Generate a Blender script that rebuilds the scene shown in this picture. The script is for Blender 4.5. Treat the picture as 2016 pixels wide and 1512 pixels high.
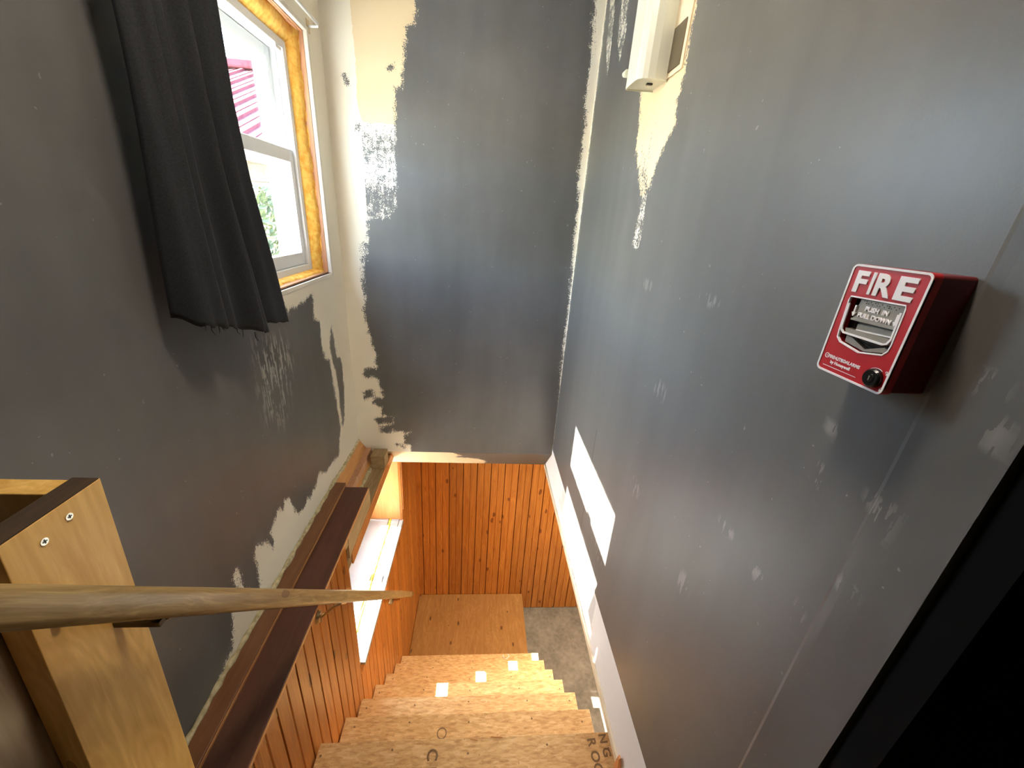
import bpy, bmesh, math, random
import numpy as np
from mathutils import Matrix, Vector

# ------------------------------------------------------------------ clear
for o in list(bpy.data.objects):
    bpy.data.objects.remove(o, do_unlink=True)
SC = bpy.context.scene
COL = SC.collection
random.seed(7)
NP = np.random.default_rng(7)

# ------------------------------------------------------------------ camera
cam_d = bpy.data.cameras.new('camera')
cam_d.sensor_fit = 'HORIZONTAL'
cam_d.sensor_width = 36.0
cam_d.lens = 785.0 / 2016.0 * 36.0
cam_d.clip_start = 0.02
cam_d.clip_end = 300
cam = bpy.data.objects.new('camera', cam_d)
COL.objects.link(cam)
R = Matrix([[0.9958314126, -0.0349318507, -0.0842589071],
            [-0.0643883925, 0.3850814199, -0.9206337138],
            [0.0646059790, 0.9222212673, 0.3812269686]])
cam.matrix_world = R.to_4x4()
SC.camera = cam

# ------------------------------------------------------------------ world, sun, exposure
SC.view_settings.view_transform = 'Standard'
SC.view_settings.look = 'None'
SC.view_settings.gamma = 1.0
SC.view_settings.use_curve_mapping = False
SC.view_settings.exposure = 1.25

SUN_DIR = Vector((1.0, -0.125, -1.06)).normalized()
sun_elev = math.asin(-SUN_DIR.z)
W = bpy.data.worlds.new('sky'); SC.world = W
W.use_nodes = True
nt = W.node_tree; nt.nodes.clear()
sky = nt.nodes.new('ShaderNodeTexSky')
sky.sky_type = 'NISHITA'
sky.sun_disc = False
sky.sun_elevation = sun_elev
sky.sun_rotation = math.atan2(-SUN_DIR.x, -SUN_DIR.y)
sky.altitude = 0.0
sky.air_density = 1.0
sky.dust_density = 1.3
sky.ozone_density = 1.2
bg = nt.nodes.new('ShaderNodeBackground')
bg.inputs['Strength'].default_value = 2.6
wo = nt.nodes.new('ShaderNodeOutputWorld')
nt.links.new(sky.outputs[0], bg.inputs[0]); nt.links.new(bg.outputs[0], wo.inputs[0])

sun_d = bpy.data.lights.new('sun', 'SUN')
sun_d.energy = 44.0
sun_d.angle = math.radians(0.35)
sun_d.color = (1.0, 0.95, 0.86)
sun = bpy.data.objects.new('sun', sun_d)
COL.objects.link(sun)
sun.rotation_euler = SUN_DIR.to_track_quat('-Z', 'Y').to_euler()
sun.location = (-6, 1, 7)

# ------------------------------------------------------------------ node helpers
def newmat(name):
    m = bpy.data.materials.new(name); m.use_nodes = True
    n = m.node_tree; n.nodes.clear()
    out = n.nodes.new('ShaderNodeOutputMaterial')
    b = n.nodes.new('ShaderNodeBsdfPrincipled')
    n.links.new(b.outputs[0], out.inputs[0])
    return m, n, b

class NT:
    def __init__(s, n): s.n = n
    def add(s, t, **k):
        x = s.n.nodes.new(t)
        for a, v in k.items(): setattr(x, a, v)
        return x
    def link(s, a, b): s.n.links.new(a, b)
    def val(s, sock, v):
        if hasattr(v, 'is_linked') or hasattr(v, 'links'): s.link(v, sock)
        else: sock.default_value = v
    def math(s, op, a, b=0.0, c=0.0, clamp=False):
        x = s.add('ShaderNodeMath', operation=op, use_clamp=clamp)
        s.val(x.inputs[0], a); s.val(x.inputs[1], b); s.val(x.inputs[2], c)
        return x.outputs[0]
    def vadd(s, a, b):
        x = s.add('ShaderNodeVectorMath', operation='ADD'); s.val(x.inputs[0], a); s.val(x.inputs[1], b); return x.outputs[0]
    def vmul(s, a, b):
        x = s.add('ShaderNodeVectorMath', operation='MULTIPLY'); s.val(x.inputs[0], a); s.val(x.inputs[1], b); return x.outputs[0]
    def noise(s, vec, scale, detail=4, rough=0.55, dist=0.0):
        x = s.add('ShaderNodeTexNoise'); s.val(x.inputs['Vector'], vec)
        x.inputs['Scale'].default_value = scale; x.inputs['Detail'].default_value = detail
        x.inputs['Roughness'].default_value = rough; x.inputs['Distortion'].default_value = dist
        return x.outputs[0]
    def ramp(s, f, stops, interp='LINEAR'):
        x = s.add('ShaderNodeValToRGB'); s.val(x.inputs[0], f)
        r = x.color_ramp; r.interpolation = interp
        while len(r.elements) < len(stops): r.elements.new(0.5)
        for e, (p, c) in zip(r.elements, stops):
            e.position = p; e.color = (c[0], c[1], c[2], 1)
        return x.outputs[0]
    def mix(s, f, a, b):
        x = s.add('ShaderNodeMix', data_type='RGBA')
        s.val(x.inputs[0], f)
        for sock, v in ((x.inputs[6], a), (x.inputs[7], b)):
            if isinstance(v, (tuple, list)): sock.default_value = (v[0], v[1], v[2], 1)
            else: s.link(v, sock)
        return x.outputs[2]
    def attr(s, name):
        x = s.add('ShaderNodeAttribute', attribute_type='GEOMETRY', attribute_name=name)
        return x.outputs['Fac']
    def bump(s, h, strength, dist, b):
        x = s.add('ShaderNodeBump'); x.inputs['Strength'].default_value = strength
        x.inputs['Distance'].default_value = dist; s.link(h, x.inputs['Height']); s.link(x.outputs[0], b.inputs['Normal'])

def coords(t, rnd=True):
    tc = t.add('ShaderNodeTexCoord')
    if not rnd: return tc.outputs['Object']
    oi = t.add('ShaderNodeObjectInfo')
    v = t.add('ShaderNodeCombineXYZ')
    t.link(t.math('MULTIPLY', oi.outputs['Random'], 17.0), v.inputs[0])
    t.link(t.math('MULTIPLY', oi.outputs['Random'], 31.0), v.inputs[1])
    t.link(t.math('MULTIPLY', oi.outputs['Random'], 43.0), v.inputs[2])
    return t.vadd(tc.outputs['Object'], v.outputs[0])

def plain(name, col, rough=0.5, metal=0.0, bump=0.0, bscale=60, spec=0.5, var=0.0, emit=None):
    m, n, b = newmat(name); t = NT(n)
    b.inputs['Roughness'].default_value = rough
    b.inputs['Metallic'].default_value = metal
    b.inputs['Specular IOR Level'].default_value = spec
    v = coords(t)
    nz = t.noise(v, bscale, 5)
    c2 = tuple(min(1, x * (1 + var)) for x in col); c1 = tuple(x * (1 - var) for x in col)
    if var > 0:
        t.link(t.ramp(t.noise(v, bscale * .25, 5), [(0.3, c1), (0.7, c2)]), b.inputs['Base Color'])
    else:
        b.inputs['Base Color'].default_value = (*col, 1)
    if bump: t.bump(nz, bump, 0.004, b)
    if emit:
        b.inputs['Emission Color'].default_value = (*emit[0], 1); b.inputs['Emission Strength'].default_value = emit[1]
    return m

def wood(name, dark, light, axis=2, rough=0.45, knots=0.0, grain=26, stretch=16, bump=0.15, cath=0.0, knotcol=None, spec=0.4):
    m, n, b = newmat(name); t = NT(n)
    v = coords(t)
    sc = [1.0, 1.0, 1.0]; sc[axis] = 1.0 / stretch
    vs = t.vmul(v, tuple(sc))
    warp = t.noise(t.vmul(v, tuple(1.0 if i != axis else .35 for i in range(3))), 5.0, 2)
    vs2 = t.vadd(vs, t.vmul(warp, (.06, .06, .06)))
    f1 = t.noise(vs2, grain, 6, .6, .6)
    f2 = t.noise(vs2, grain * 4.5, 3, .6)
    f = t.math('ADD', t.math('MULTIPLY', f1, .75), t.math('MULTIPLY', f2, .25))
    if cath:
        wv = t.add('ShaderNodeTexWave', wave_type='RINGS', rings_direction='SPHERICAL')
        t.link(t.vadd(t.vmul(v, tuple(3.0 if i != axis else .5 for i in range(3))), t.vmul(warp, (.9, .9, .9))), wv.inputs['Vector'])
        wv.inputs['Scale'].default_value = 4.5; wv.inputs['Distortion'].default_value = 2.0; wv.inputs['Detail'].default_value = 3
        f = t.math('ADD', t.math('MULTIPLY', f, 1 - cath), t.math('MULTIPLY', wv.outputs['Fac'], cath * .8))
    col = t.ramp(f, [(.30, dark), (.52, tuple((a + c) / 2 for a, c in zip(dark, light))), (.68, light)])
    if knots:
        kv = t.add('ShaderNodeTexVoronoi', feature='F1')
        ks = [9.0, 9.0, 9.0]; ks[axis] = 4.2
        t.link(t.vadd(t.vmul(v, tuple(ks)), t.vmul(warp, (.4, .4, .4))), kv.inputs['Vector']); kv.inputs['Scale'].default_value = 1.0
        kf = t.math('LESS_THAN', t.math('ADD', kv.outputs['Distance'], t.math('MULTIPLY', f1, .10)), .05 + knots)
        kc = knotcol or tuple(x * .33 for x in dark)
        col = t.mix(t.math('MULTIPLY', kf, .75), col, kc)
    # broad tone drift from board to board
    oi = t.add('ShaderNodeObjectInfo')
    hs = t.add('ShaderNodeHueSaturation'); t.link(col, hs.inputs['Color'])
    t.link(t.math('ADD', t.math('MULTIPLY', oi.outputs['Random'], .28), .86), hs.inputs['Value'])
    t.link(hs.outputs[0], b.inputs['Base Color'])
    b.inputs['Roughness'].default_value = rough
    b.inputs['Specular IOR Level'].default_value = spec
    if bump: t.bump(f, bump, .002, b)
    return m

def osb(name):
    m, n, b = newmat(name); t = NT(n)
    v = coords(t)
    cols = []
    for k, rot in enumerate((0.3, 1.4, 2.4)):
        mp = t.add('ShaderNodeMapping'); t.link(v, mp.inputs[0]); mp.inputs['Rotation'].default_value = (0, 0, rot)
        mp.inputs['Scale'].default_value = (34, 130, 60)
        vo = t.add('ShaderNodeTexVoronoi', feature='F1', voronoi_dimensions='3D'); t.link(mp.outputs[0], vo.inputs['Vector'])
        vo.inputs['Scale'].default_value = 1.0
        sp = t.add('ShaderNodeSeparateColor'); t.link(vo.outputs['Color'], sp.inputs[0])
        cols.append((sp.outputs[0], vo.outputs['Distance']))
    sel = t.noise(v, 38, 3)
    a = t.mix(t.math('GREATER_THAN', sel, .5), (0, 0, 0), (1, 1, 1))
    f = t.math('ADD', t.math('MULTIPLY', cols[0][0], .40), t.math('MULTIPLY', cols[1][0], .35))
    f = t.math('ADD', f, t.math('MULTIPLY', cols[2][0], .25))
    col = t.ramp(f, [(.12, (.44, .24, .085)), (.42, (.60, .36, .145)), (.62, (.67, .42, .18)), (.9, (.76, .53, .27))])
    spk = t.math('LESS_THAN', t.noise(v, 120, 3), .32)
    col = t.mix(t.math('MULTIPLY', spk, .55), col, (.20, .09, .03))
    big = t.noise(v, 4, 3)
    col = t.mix(t.math('MULTIPLY', big, .22), col, (.55, .29, .10))
    t.link(col, b.inputs['Base Color'])
    b.inputs['Roughness'].default_value = .62
    t.bump(f, .35, .003, b)
    return m

def wallpaint(name):
    """grey roller paint over cream plaster; where it goes is in the vertex field 'paint' (metres inside the painted edge)"""
    m, n, b = newmat(name); t = NT(n)
    v = coords(t, False)
    F = t.attr('paint'); Y = t.attr('yellow'); S = t.attr('scuff'); Sd = t.attr('thin_line')
    fine = t.noise(v, 170, 3, .7)
    mid = t.noise(v, 28, 4, .6)
    stre = t.noise(t.vmul(v, (70, 70, 9)), 1.0, 3, .6)
    e = t.math('ADD', t.math('MULTIPLY', t.math('SUBTRACT', fine, .5), .085), t.math('MULTIPLY', t.math('SUBTRACT', mid, .5), .055))
    e = t.math('ADD', e, t.math('MULTIPLY', t.math('SUBTRACT', stre, .5), .032))
    f = t.math('ADD', F, e)
    mask = t.math('GREATER_THAN', f, 0.0)
    # scuffs: pale dry streaks on the grey
    sm = t.math('MULTIPLY', S, t.math('GREATER_THAN', t.math('ADD', t.math('MULTIPLY', stre, .75), t.math('MULTIPLY', mid, .25)), .53))
    sp = t.noise(v, 11.0, 2); sp2 = t.noise(v, 62.0, 2)
    dots = t.math('MULTIPLY', t.math('GREATER_THAN', sp2, .735), t.math('GREATER_THAN', sp, .52))
    cloud = t.noise(v, 2.6, 5, .6)
    vert = t.noise(t.vmul(v, (9, 9, 1.3)), 1.0, 3, .5)
    g = t.math('ADD', t.math('MULTIPLY', cloud, .6), t.math('MULTIPLY', vert, .4))
    grey = t.ramp(g, [(.32, (.098, .097, .091)), (.66, (.138, .136, .128))])
    grey = t.mix(t.math('MULTIPLY', sm, .7), grey, (.42, .40, .36))
    grey = t.mix(t.math('MULTIPLY', dots, .35), grey, (.45, .44, .42))
    ylw = t.mix(t.math('GREATER_THAN', t.math('ADD', Y, t.math('MULTIPLY', t.math('SUBTRACT', mid, .5), .02)), 0.0), (.82, .77, .64), (.72, .56, .33))
    cream = t.mix(t.math('MULTIPLY', t.noise(v, 6, 4), .35), ylw, (.72, .65, .50))
    col = t.mix(mask, cream, grey)
    col = t.mix(t.math('MULTIPLY', Sd, .95), col, (.01, .01, .01))
    t.link(col, b.inputs['Base Color'])
    r = t.math('ADD', t.math('MULTIPLY', mask, -.31), .62)
    r = t.math('ADD', r, t.math('MULTIPLY', cloud, .16))
    t.link(r, b.inputs['Roughness'])
    b.inputs['Specular IOR Level'].default_value = .5
    h = t.math('ADD', t.math('MULTIPLY', fine, .5), t.math('MULTIPLY', mask, .4))
    t.bump(h, .12, .0025, b)
    return m

def concrete(name, a, c):
    m, n, b = newmat(name); t = NT(n)
    v = coords(t, False)
    f = t.math('ADD', t.math('MULTIPLY', t.noise(v, 2.2, 6, .62), .7), t.math('MULTIPLY', t.noise(v, 26, 4), .3))
    t.link(t.ramp(f, [(.34, a), (.62, c)]), b.inputs['Base Color'])
    b.inputs['Roughness'].default_value = .7
    t.bump(f, .3, .004, b)
    return m

def foam_mat(name, a, c):
    m, n, b = newmat(name); t = NT(n)
    v = coords(t)
    f = t.noise(v, 38, 4, .6)
    t.link(t.ramp(f, [(.34, a), (.60, c)]), b.inputs['Base Color'])
    b.inputs['Roughness'].default_value = .55
    t.bump(f, .5, .006, b)
    return m

def cloth_mat(name):
    m, n, b = newmat(name); t = NT(n)
    v = coords(t, False)
    f = t.noise(t.vmul(v, (300, 300, 300)), 1.0, 2)
    t.link(t.ramp(f, [(.3, (.006, .007, .009)), (.7, (.016, .018, .023))]), b.inputs['Base Color'])
    b.inputs['Roughness'].default_value = .85
    b.inputs['Sheen Weight'].default_value = .06
    b.inputs['Sheen Roughness'].default_value = .4
    b.inputs['Sheen Tint'].default_value = (.5, .55, .7, 1)
    t.bump(f, .1, .001, b)
    return m

def glass_mat(name):
    m = bpy.data.materials.new(name); m.use_nodes = True
    n = m.node_tree; n.nodes.clear(); t = NT(n)
    out = t.add('ShaderNodeOutputMaterial'); tr = t.add('ShaderNodeBsdfTransparent'); gl = t.add('ShaderNodeBsdfGlossy')
    v = coords(t)
    dirt = t.ramp(t.noise(v, 9, 6, .65), [(.35, (.93, .95, .95)), (.75, (.80, .82, .82))])
    t.link(dirt, tr.inputs[0]); gl.inputs['Roughness'].default_value = .03
    mx = t.add('ShaderNodeMixShader'); mx.inputs[0].default_value = .06
    t.link(tr.outputs[0], mx.inputs[1]); t.link(gl.outputs[0], mx.inputs[2]); t.link(mx.outputs[0], out.inputs[0])
    return m

M = {
 'paint': wallpaint('wall paint'),
 'plaster': plain('white plaster', (.70, .66, .57), .7, bump=.3, bscale=40, var=.08),
 'cream': plain('cream paint', (.72, .62, .44), .6, bump=.2, bscale=50, var=.06),
 'vinyl': plain('white vinyl', (.78, .80, .80), .35),
 'whitepaint': plain('white sill paint', (.36, .35, .31), .55, bump=.15, bscale=30, var=.06),
 'foam': foam_mat('orange spray foam', (.86, .38, .035), (.98, .64, .14)),
 'foam_y': foam_mat('yellow spray foam', (.70, .46, .02), (.85, .68, .10)),
 'foam_old': foam_mat('aged foam', (.33, .26, .13), (.58, .50, .30)),
 'stud': wood('raw stud', (.46, .22, .11), (.66, .36, .20), 2, .6, grain=40),
 'bead': wood('orange pine panelling', (.31, .088, .011), (.62, .235, .042), 2, .36, knots=.13, grain=60, stretch=24, bump=.1, knotcol=(.10, .02, .004), spec=.5),
 'jamb': wood('orange pine jamb', (.50, .19, .05), (.66, .29, .09), 2, .42, grain=20, stretch=10),
 'ply': wood('plywood platform', (.33, .15, .04), (.50, .26, .08), 1, .5, knots=.10, grain=30, stretch=6, cath=.12, knotcol=(.10, .04, .012)),
 'tanply': wood('dusty plywood', (.26, .17, .07), (.46, .32, .16), 1, .65, grain=50, stretch=8),
 'brown': wood('brown stained board', (.080, .028, .014), (.125, .046, .024), 1, .42, grain=40, stretch=14, bump=.06, spec=.45),
 'brown2': wood('lighter brown board', (.14, .055, .020), (.22, .095, .035), 1, .40, grain=40, stretch=14, bump=.06, spec=.45),  # lighter brown than the other ledge board
 'edge': wood('raw board edge', (.44, .19, .06), (.58, .29, .10), 1, .5, grain=40),
 'post': wood('pine post', (.62, .33, .065), (.92, .60, .19), 2, .42, knots=.07, grain=34, stretch=14, cath=.09, knotcol=(.30, .12, .02)),
 'endgrain': wood('dark end grain', (.035, .022, .012), (.085, .052, .028), 1, .75, grain=60),
 'rail': wood('handrail oak', (.22, .13, .038), (.58, .40, .165), 0, .36, knots=.10, grain=110, stretch=26, knotcol=(.12, .06, .02)),
 'greyply': wood('grey plywood', (.34, .25, .15), (.62, .50, .34), 2, .55, grain=40, stretch=12, cath=.32),
 'osb': osb('strand board'),
 'ink': plain('faded black ink', (.20, .115, .05), .7),
 'concrete': concrete('bare concrete', (.10, .085, .065), (.27, .24, .19)),
 'cloth': cloth_mat('black curtain cloth'),
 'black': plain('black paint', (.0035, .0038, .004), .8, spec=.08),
 'glass': glass_mat('window glass'),
 'steel': plain('brass-plated steel', (.62, .50, .30), .3, 1.0),
 'darkmetal': plain('dark bracket metal', (.06, .045, .03), .35, .9),
 'screw': plain('bright screw', (.75, .72, .66), .3, 1.0),
 'red': plain('red enamel', (.46, .010, .016), .34, bump=.06, bscale=300),
 'redbox': plain('dark red box enamel', (.115, .004, .007), .42),
 'sign_white': plain('white lettering', (.82, .80, .80), .4),
 'grey_plate': plain('grey metal plate', (.30, .27, .22), .4, .5, bump=.1, bscale=200, var=.1),
 'blackplastic': plain('black plastic', (.006, .006, .006), .25),
 'acrylic': plain('frosted white acrylic', (.66, .68, .58), .3),
 'mirror': plain('tarnished metal plate', (.16, .13, .085), .35, .6, var=.15, bscale=30),
 'roofred': plain('red metal roofing', (.16, .030, .036), .9, bump=.02, var=.04, bscale=3),
 'siding': plain('beige siding', (.14, .115, .075), .8, var=.05, bscale=4),
 'leaf': plain('pale green leaves', (.10, .12, .045), .6, var=.25, bscale=8),
 'bark': plain('bark', (.16, .11, .07), .8, var=.2, bscale=20),
 'ground': plain('gravel yard', (.58, .56, .50), .9, var=.15, bscale=3),
 'charcoal': plain('charcoal wall paint', (.07, .07, .068), .7, bump=.1, bscale=80),
 'ceil': plain('white ceiling paint', (.84, .83, .80), .8, bump=.1, bscale=80),
 'landing': wood('landing boards', (.20, .11, .05), (.34, .20, .09), 1, .5, grain=20),
 'fill_glass': plain('lit fill lamp bowl', (.9, .85, .75), .4, emit=((1.0, .80, .52), 3.0)),  # glowing bowl of the added fill lamps
}

# ------------------------------------------------------------------ mesh helpers
def place(o, parent):
    COL.objects.link(o)
    if parent is not None:
        o.parent = parent
    return o

def obj(name, verts, faces, mat, parent=None, smooth=False, attrs=None, bevel=0.0, bseg=2, autocenter=True, smooth_angle=None):
    """one mesh object from world-space coordinates; the origin goes to the middle of it"""
    v = np.asarray(verts, float)
    c = (v.min(0) + v.max(0)) / 2 if autocenter else np.zeros(3)
    me = bpy.data.meshes.new(name)
    me.from_pydata((v - c).tolist(), [], faces)
    if bevel:
        bm = bmesh.new(); bm.from_mesh(me)
        bmesh.ops.bevel(bm, geom=list(bm.edges), offset=bevel, segments=bseg, profile=.5, affect='EDGES', clamp_overlap=True)
        bm.to_mesh(me); bm.free()
    me.materials.append(M[mat])
    if smooth: me.polygons.foreach_set('use_smooth', [True] * len(me.polygons))
    if attrs:
        for k, a in attrs.items():
            at = me.attributes.new(k, 'FLOAT', 'POINT'); at.data.foreach_set('value', np.asarray(a, np.float32))
    me.update()
    o = bpy.data.objects.new(name, me)
    place(o, parent)
    pw = Vector((0, 0, 0)) if parent is None else WLOC.get(parent.name, Vector((0, 0, 0)))
    o.location = Vector(c) - pw
    WLOC[o.name] = Vector(c)
    return o
WLOC = {}

def bv(x0, x1, y0, y1, z0, z1):
    v = [(x0, y0, z0), (x1, y0, z0), (x1, y1, z0), (x0, y1, z0), (x0, y0, z1), (x1, y0, z1), (x1, y1, z1), (x0, y1, z1)]
    f = [(0, 3, 2, 1), (4, 5, 6, 7), (0, 1, 5, 4), (1, 2, 6, 5), (2, 3, 7, 6), (3, 0, 4, 7)]
    return v, f

def box(name, x0, x1, y0, y1, z0, z1, mat, parent=None, bevel=0.0, **k):
    v, f = bv(x0, x1, y0, y1, z0, z1)
    return obj(name, v, f, mat, parent, bevel=bevel, **k)

class MB:
    def __init__(s): s.v = []; s.f = []
    def add(s, v, f):
        n = len(s.v); s.v += [tuple(p) for p in v]; s.f += [tuple(i + n for i in q) for q in f]; return s
    def box(s, *a): return s.add(*bv(*a))
    def tube(s, pts, r, seg=12, caps=True):
        pts = [Vector(p) for p in pts]; n0 = len(s.v); rr = r if isinstance(r, (list, tuple)) else [r] * len(pts)
        up = None
        for i, p in enumerate(pts):
            d = (pts[min(i + 1, len(pts) - 1)] - pts[max(i - 1, 0)]).normalized()
            if up is None:
                up = d.orthogonal().normalized()
            up = (up - d * up.dot(d)).normalized(); sd = d.cross(up)
            for k in range(seg):
                a = 2 * math.pi * k / seg
                s.v.append(tuple(p + (up * math.cos(a) + sd * math.sin(a)) * rr[i]))
        for i in range(len(pts) - 1):
            for k in range(seg):
                a = n0 + i * seg + k; b = n0 + i * seg + (k + 1) % seg
                s.f.append((a, b, b + seg, a + seg))
        if caps:
            s.f.append(tuple(n0 + k for k in reversed(range(seg)))); e = n0 + (len(pts) - 1) * seg
            s.f.append(tuple(e + k for k in range(seg)))
        return s
    def prism(s, poly, d0, d1, T):
        """poly in (u,v), thickness d0..d1 along w, T maps (u,v,w) to a point"""
        n0 = len(s.v); n = len(poly)
        for d in (d0, d1):
            for (a, b) in poly: s.v.append(tuple(T(a, b, d)))
        s.f.append(tuple(n0 + k for k in reversed(range(n)))); s.f.append(tuple(n0 + n + k for k in range(n)))
        for k in range(n):
            q = (k + 1) % n
            s.f.append((n0 + k, n0 + q, n0 + n + q, n0 + n + k))
        return s
    def build(s, name, mat, parent=None, **k): return obj(name, s.v, s.f, mat, parent, **k)

def fixnormals(o):
    bm = bmesh.new(); bm.from_mesh(o.data); bmesh.ops.recalc_face_normals(bm, faces=bm.faces); bm.to_mesh(o.data); bm.free(); return o

def tag(o, label, cat, group=None):
    o['label'] = label; o['category'] = cat
    if group: o['group'] = group
    return o
def struct(o, label=None):
    o['kind'] = 'structure'
    if label: o['label'] = label
    return o
def thing(name, label, cat, loc, group=None, rot=None):
    e = bpy.data.objects.new(name, None); COL.objects.link(e)
    e.empty_display_size = .05
    e.location = loc
    if rot is not None: e.rotation_euler = rot.to_euler()
    WLOC[e.name] = Vector(loc)
    return tag(e, label, cat, group)
def sroot(name, loc, label=None):
    e = bpy.data.objects.new(name, None); COL.objects.link(e); e.empty_display_size = .05
    e.location = loc; WLOC[e.name] = Vector(loc)
    return struct(e, label)

def sdf(px, py, poly):
    """signed distance to a polygon, positive inside"""
    P = np.asarray(poly, float); n = len(P)
    d = np.full(px.shape, 1e9); inside = np.zeros(px.shape, bool)
    for i in range(n):
        a, b = P[i], P[(i + 1) % n]
        e = b - a; L = (e * e).sum() + 1e-12
        tt = np.clip(((px - a[0]) * e[0] + (py - a[1]) * e[1]) / L, 0, 1)
        d = np.minimum(d, np.hypot(px - a[0] - tt * e[0], py - a[1] - tt * e[1]))
        c = ((a[1] > py) != (b[1] > py)) & (px < (b[0] - a[0]) * (py - a[1]) / (b[1] - a[1] + 1e-12) + a[0])
        inside ^= c
    return np.where(inside, d, -d)

def skin_wall(name, us, vs, T, fields, hole=None, extra=None):
    """a wall whose painted face is a fine grid (u,v) and whose body is boxes behind it"""
    U, V = np.meshgrid(us, vs, indexing='ij')
    u = U.ravel(); v = V.ravel()
    P = T(u, v)
    nu, nv = len(us), len(vs)
    I = np.arange(nu * nv).reshape(nu, nv)
    q = np.stack([I[:-1, :-1], I[1:, :-1], I[1:, 1:], I[:-1, 1:]], -1)
    if hole:
        uc = (us[:-1] + us[1:]) / 2; vc = (vs[:-1] + vs[1:]) / 2
        keep = ~((uc[:, None] > hole[0]) & (uc[:, None] < hole[1]) & (vc[None, :] > hole[2]) & (vc[None, :] < hole[3]))
        q = q[keep]
    q = q.reshape(-1, 4)
    A = fields(u, v)
    verts = P; faces = [tuple(int(k) for k in r) for r in q]
    nb = 0
    if extra:
        mb = MB()
        for b in extra: mb.box(*b)
        nb = len(mb.v); n0 = len(verts)
        verts = np.vstack([verts, np.array(mb.v)])
        faces += [tuple(int(k + n0) for k in f) for f in mb.f]
    for k in A: A[k] = np.concatenate([A[k], np.full(nb, .05 if k == 'paint' else (-.05 if k == 'yellow' else 0.0))])
    return struct(obj(name, verts, faces, 'paint', attrs=A, autocenter=False))

def snap(a, b, step, marks=()):
    s = list(np.arange(a, b, step)) + [b]
    s = [x for x in s if all(abs(x - k) > step * .45 for k in marks if a < k < b)] + [k for k in marks if a < k < b]
    return np.array(sorted(s))

# ------------------------------------------------------------------ dimensions (metres, camera eye at z = 0)
XL, XR = -.80, .545            # faces of the upper left and right walls
YB = 2.43                      # face of the upper end wall
XP = -.60                      # face of the basement panelling on the left
YP = 3.42                      # face of the basement panelling at the end
ZF = -4.37                     # basement slab
ZLAND = -1.485                 # landing floor
ZC = 1.18                      # ceiling
WO = (1.27, 2.245, -.325, .70) # rough opening of the upper window (y0,y1,z0,z1)

# ================================================================== THE SETTING
# ---- upper left wall
L_edge = [(1.71,-.417),(1.757,-.406),(1.799,-.415),(1.861,-.407),(1.921,-.395),(1.947,-.386),(1.97,-.39),(1.95,-.51),(2.014,-.533),(2.012,-.603),(2.01,-.678),(2.029,-.731),(2.092,-.767),(2.095,-.833),(2.112,-.99),(2.13,-1.189),(2.102,-1.255),(2.058,-1.342),(1.928,-1.325),(1.847,-1.315),(1.775,-1.273),(1.716,-1.311),(1.639,-1.331),(1.627,-1.292),(1.602,-1.316),(1.554,-1.321),(1.487,-1.276),(1.473,-1.225),(1.459,-1.178),(1.429,-1.154),(1.405,-1.196),(1.388,-1.168),(1.357,-1.166),(1.327,-1.193),(1.289,-1.206),(1.3,-1.273),(1.288,-1.283),(1.255,-1.224),(1.194,-1.182),(1.17,-1.19),(1.169,-1.256),(1.168,-1.333),(1.145,-1.358),(1.072,-1.271),(1.082,-1.222),(1.069,-1.171),(1.039,-1.173),(1.054,-1.25),(1.016,-1.288),(1.0,-1.284),(.992,-1.331),(.957,-1.407),(.874,-1.427),(.788,-1.5)]
L_gray = [(-3, 1.4), (1.22, 1.4), (1.22, -.30), (1.62, -.31)] + L_edge + [(.7, -1.7), (-3, -1.7)]
L_sliver = [(2.168,-.59),(2.113,-.661),(2.115,-.762),(2.155,-.864),(2.164,-.958),(2.155,-1.096),(2.165,-1.214),(2.213,-1.174),(2.257,-.998),(2.261,-.849),(2.238,-.795),(2.201,-.792),(2.181,-.698)]
L_scuff = [(1.4,-.431),(1.652,-.48),(1.706,-.608),(1.615,-.809),(1.519,-.881),(1.385,-.783),(1.372,-.611)]
def fl(u, v):
    F = np.maximum(sdf(u, v, L_gray), sdf(u, v, L_sliver))
    S = np.clip(sdf(u, v, L_scuff) / .10 + .2, 0, 1)
    return {'paint': np.clip(F, -.05, .05), 'yellow': np.full(u.shape, -.05), 'scuff': S, 'thin_line': np.zeros(u.shape)}
us = np.concatenate([np.arange(-2.0, .5, .10), snap(.5, YB, .012, WO[:2])]); vs = snap(-1.52, ZC, .012, WO[2:])
wl = skin_wall('wall_left', us, vs, lambda u, v: np.stack([np.full(u.shape, XL), u, v], 1), fl, hole=WO,
    extra=[(-1.0, XL - .001, -2.0, WO[0], -1.52, ZC), (-1.0, XL - .001, WO[1], YB + .12, -1.52, ZC),
           (-1.0, XL - .001, WO[0], WO[1], -1.52, WO[2]), (-1.0, XL - .001, WO[0], WO[1], WO[3], ZC)])
wl['label'] = 'dark grey painted side wall with ragged cream patches around the window'

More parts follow.
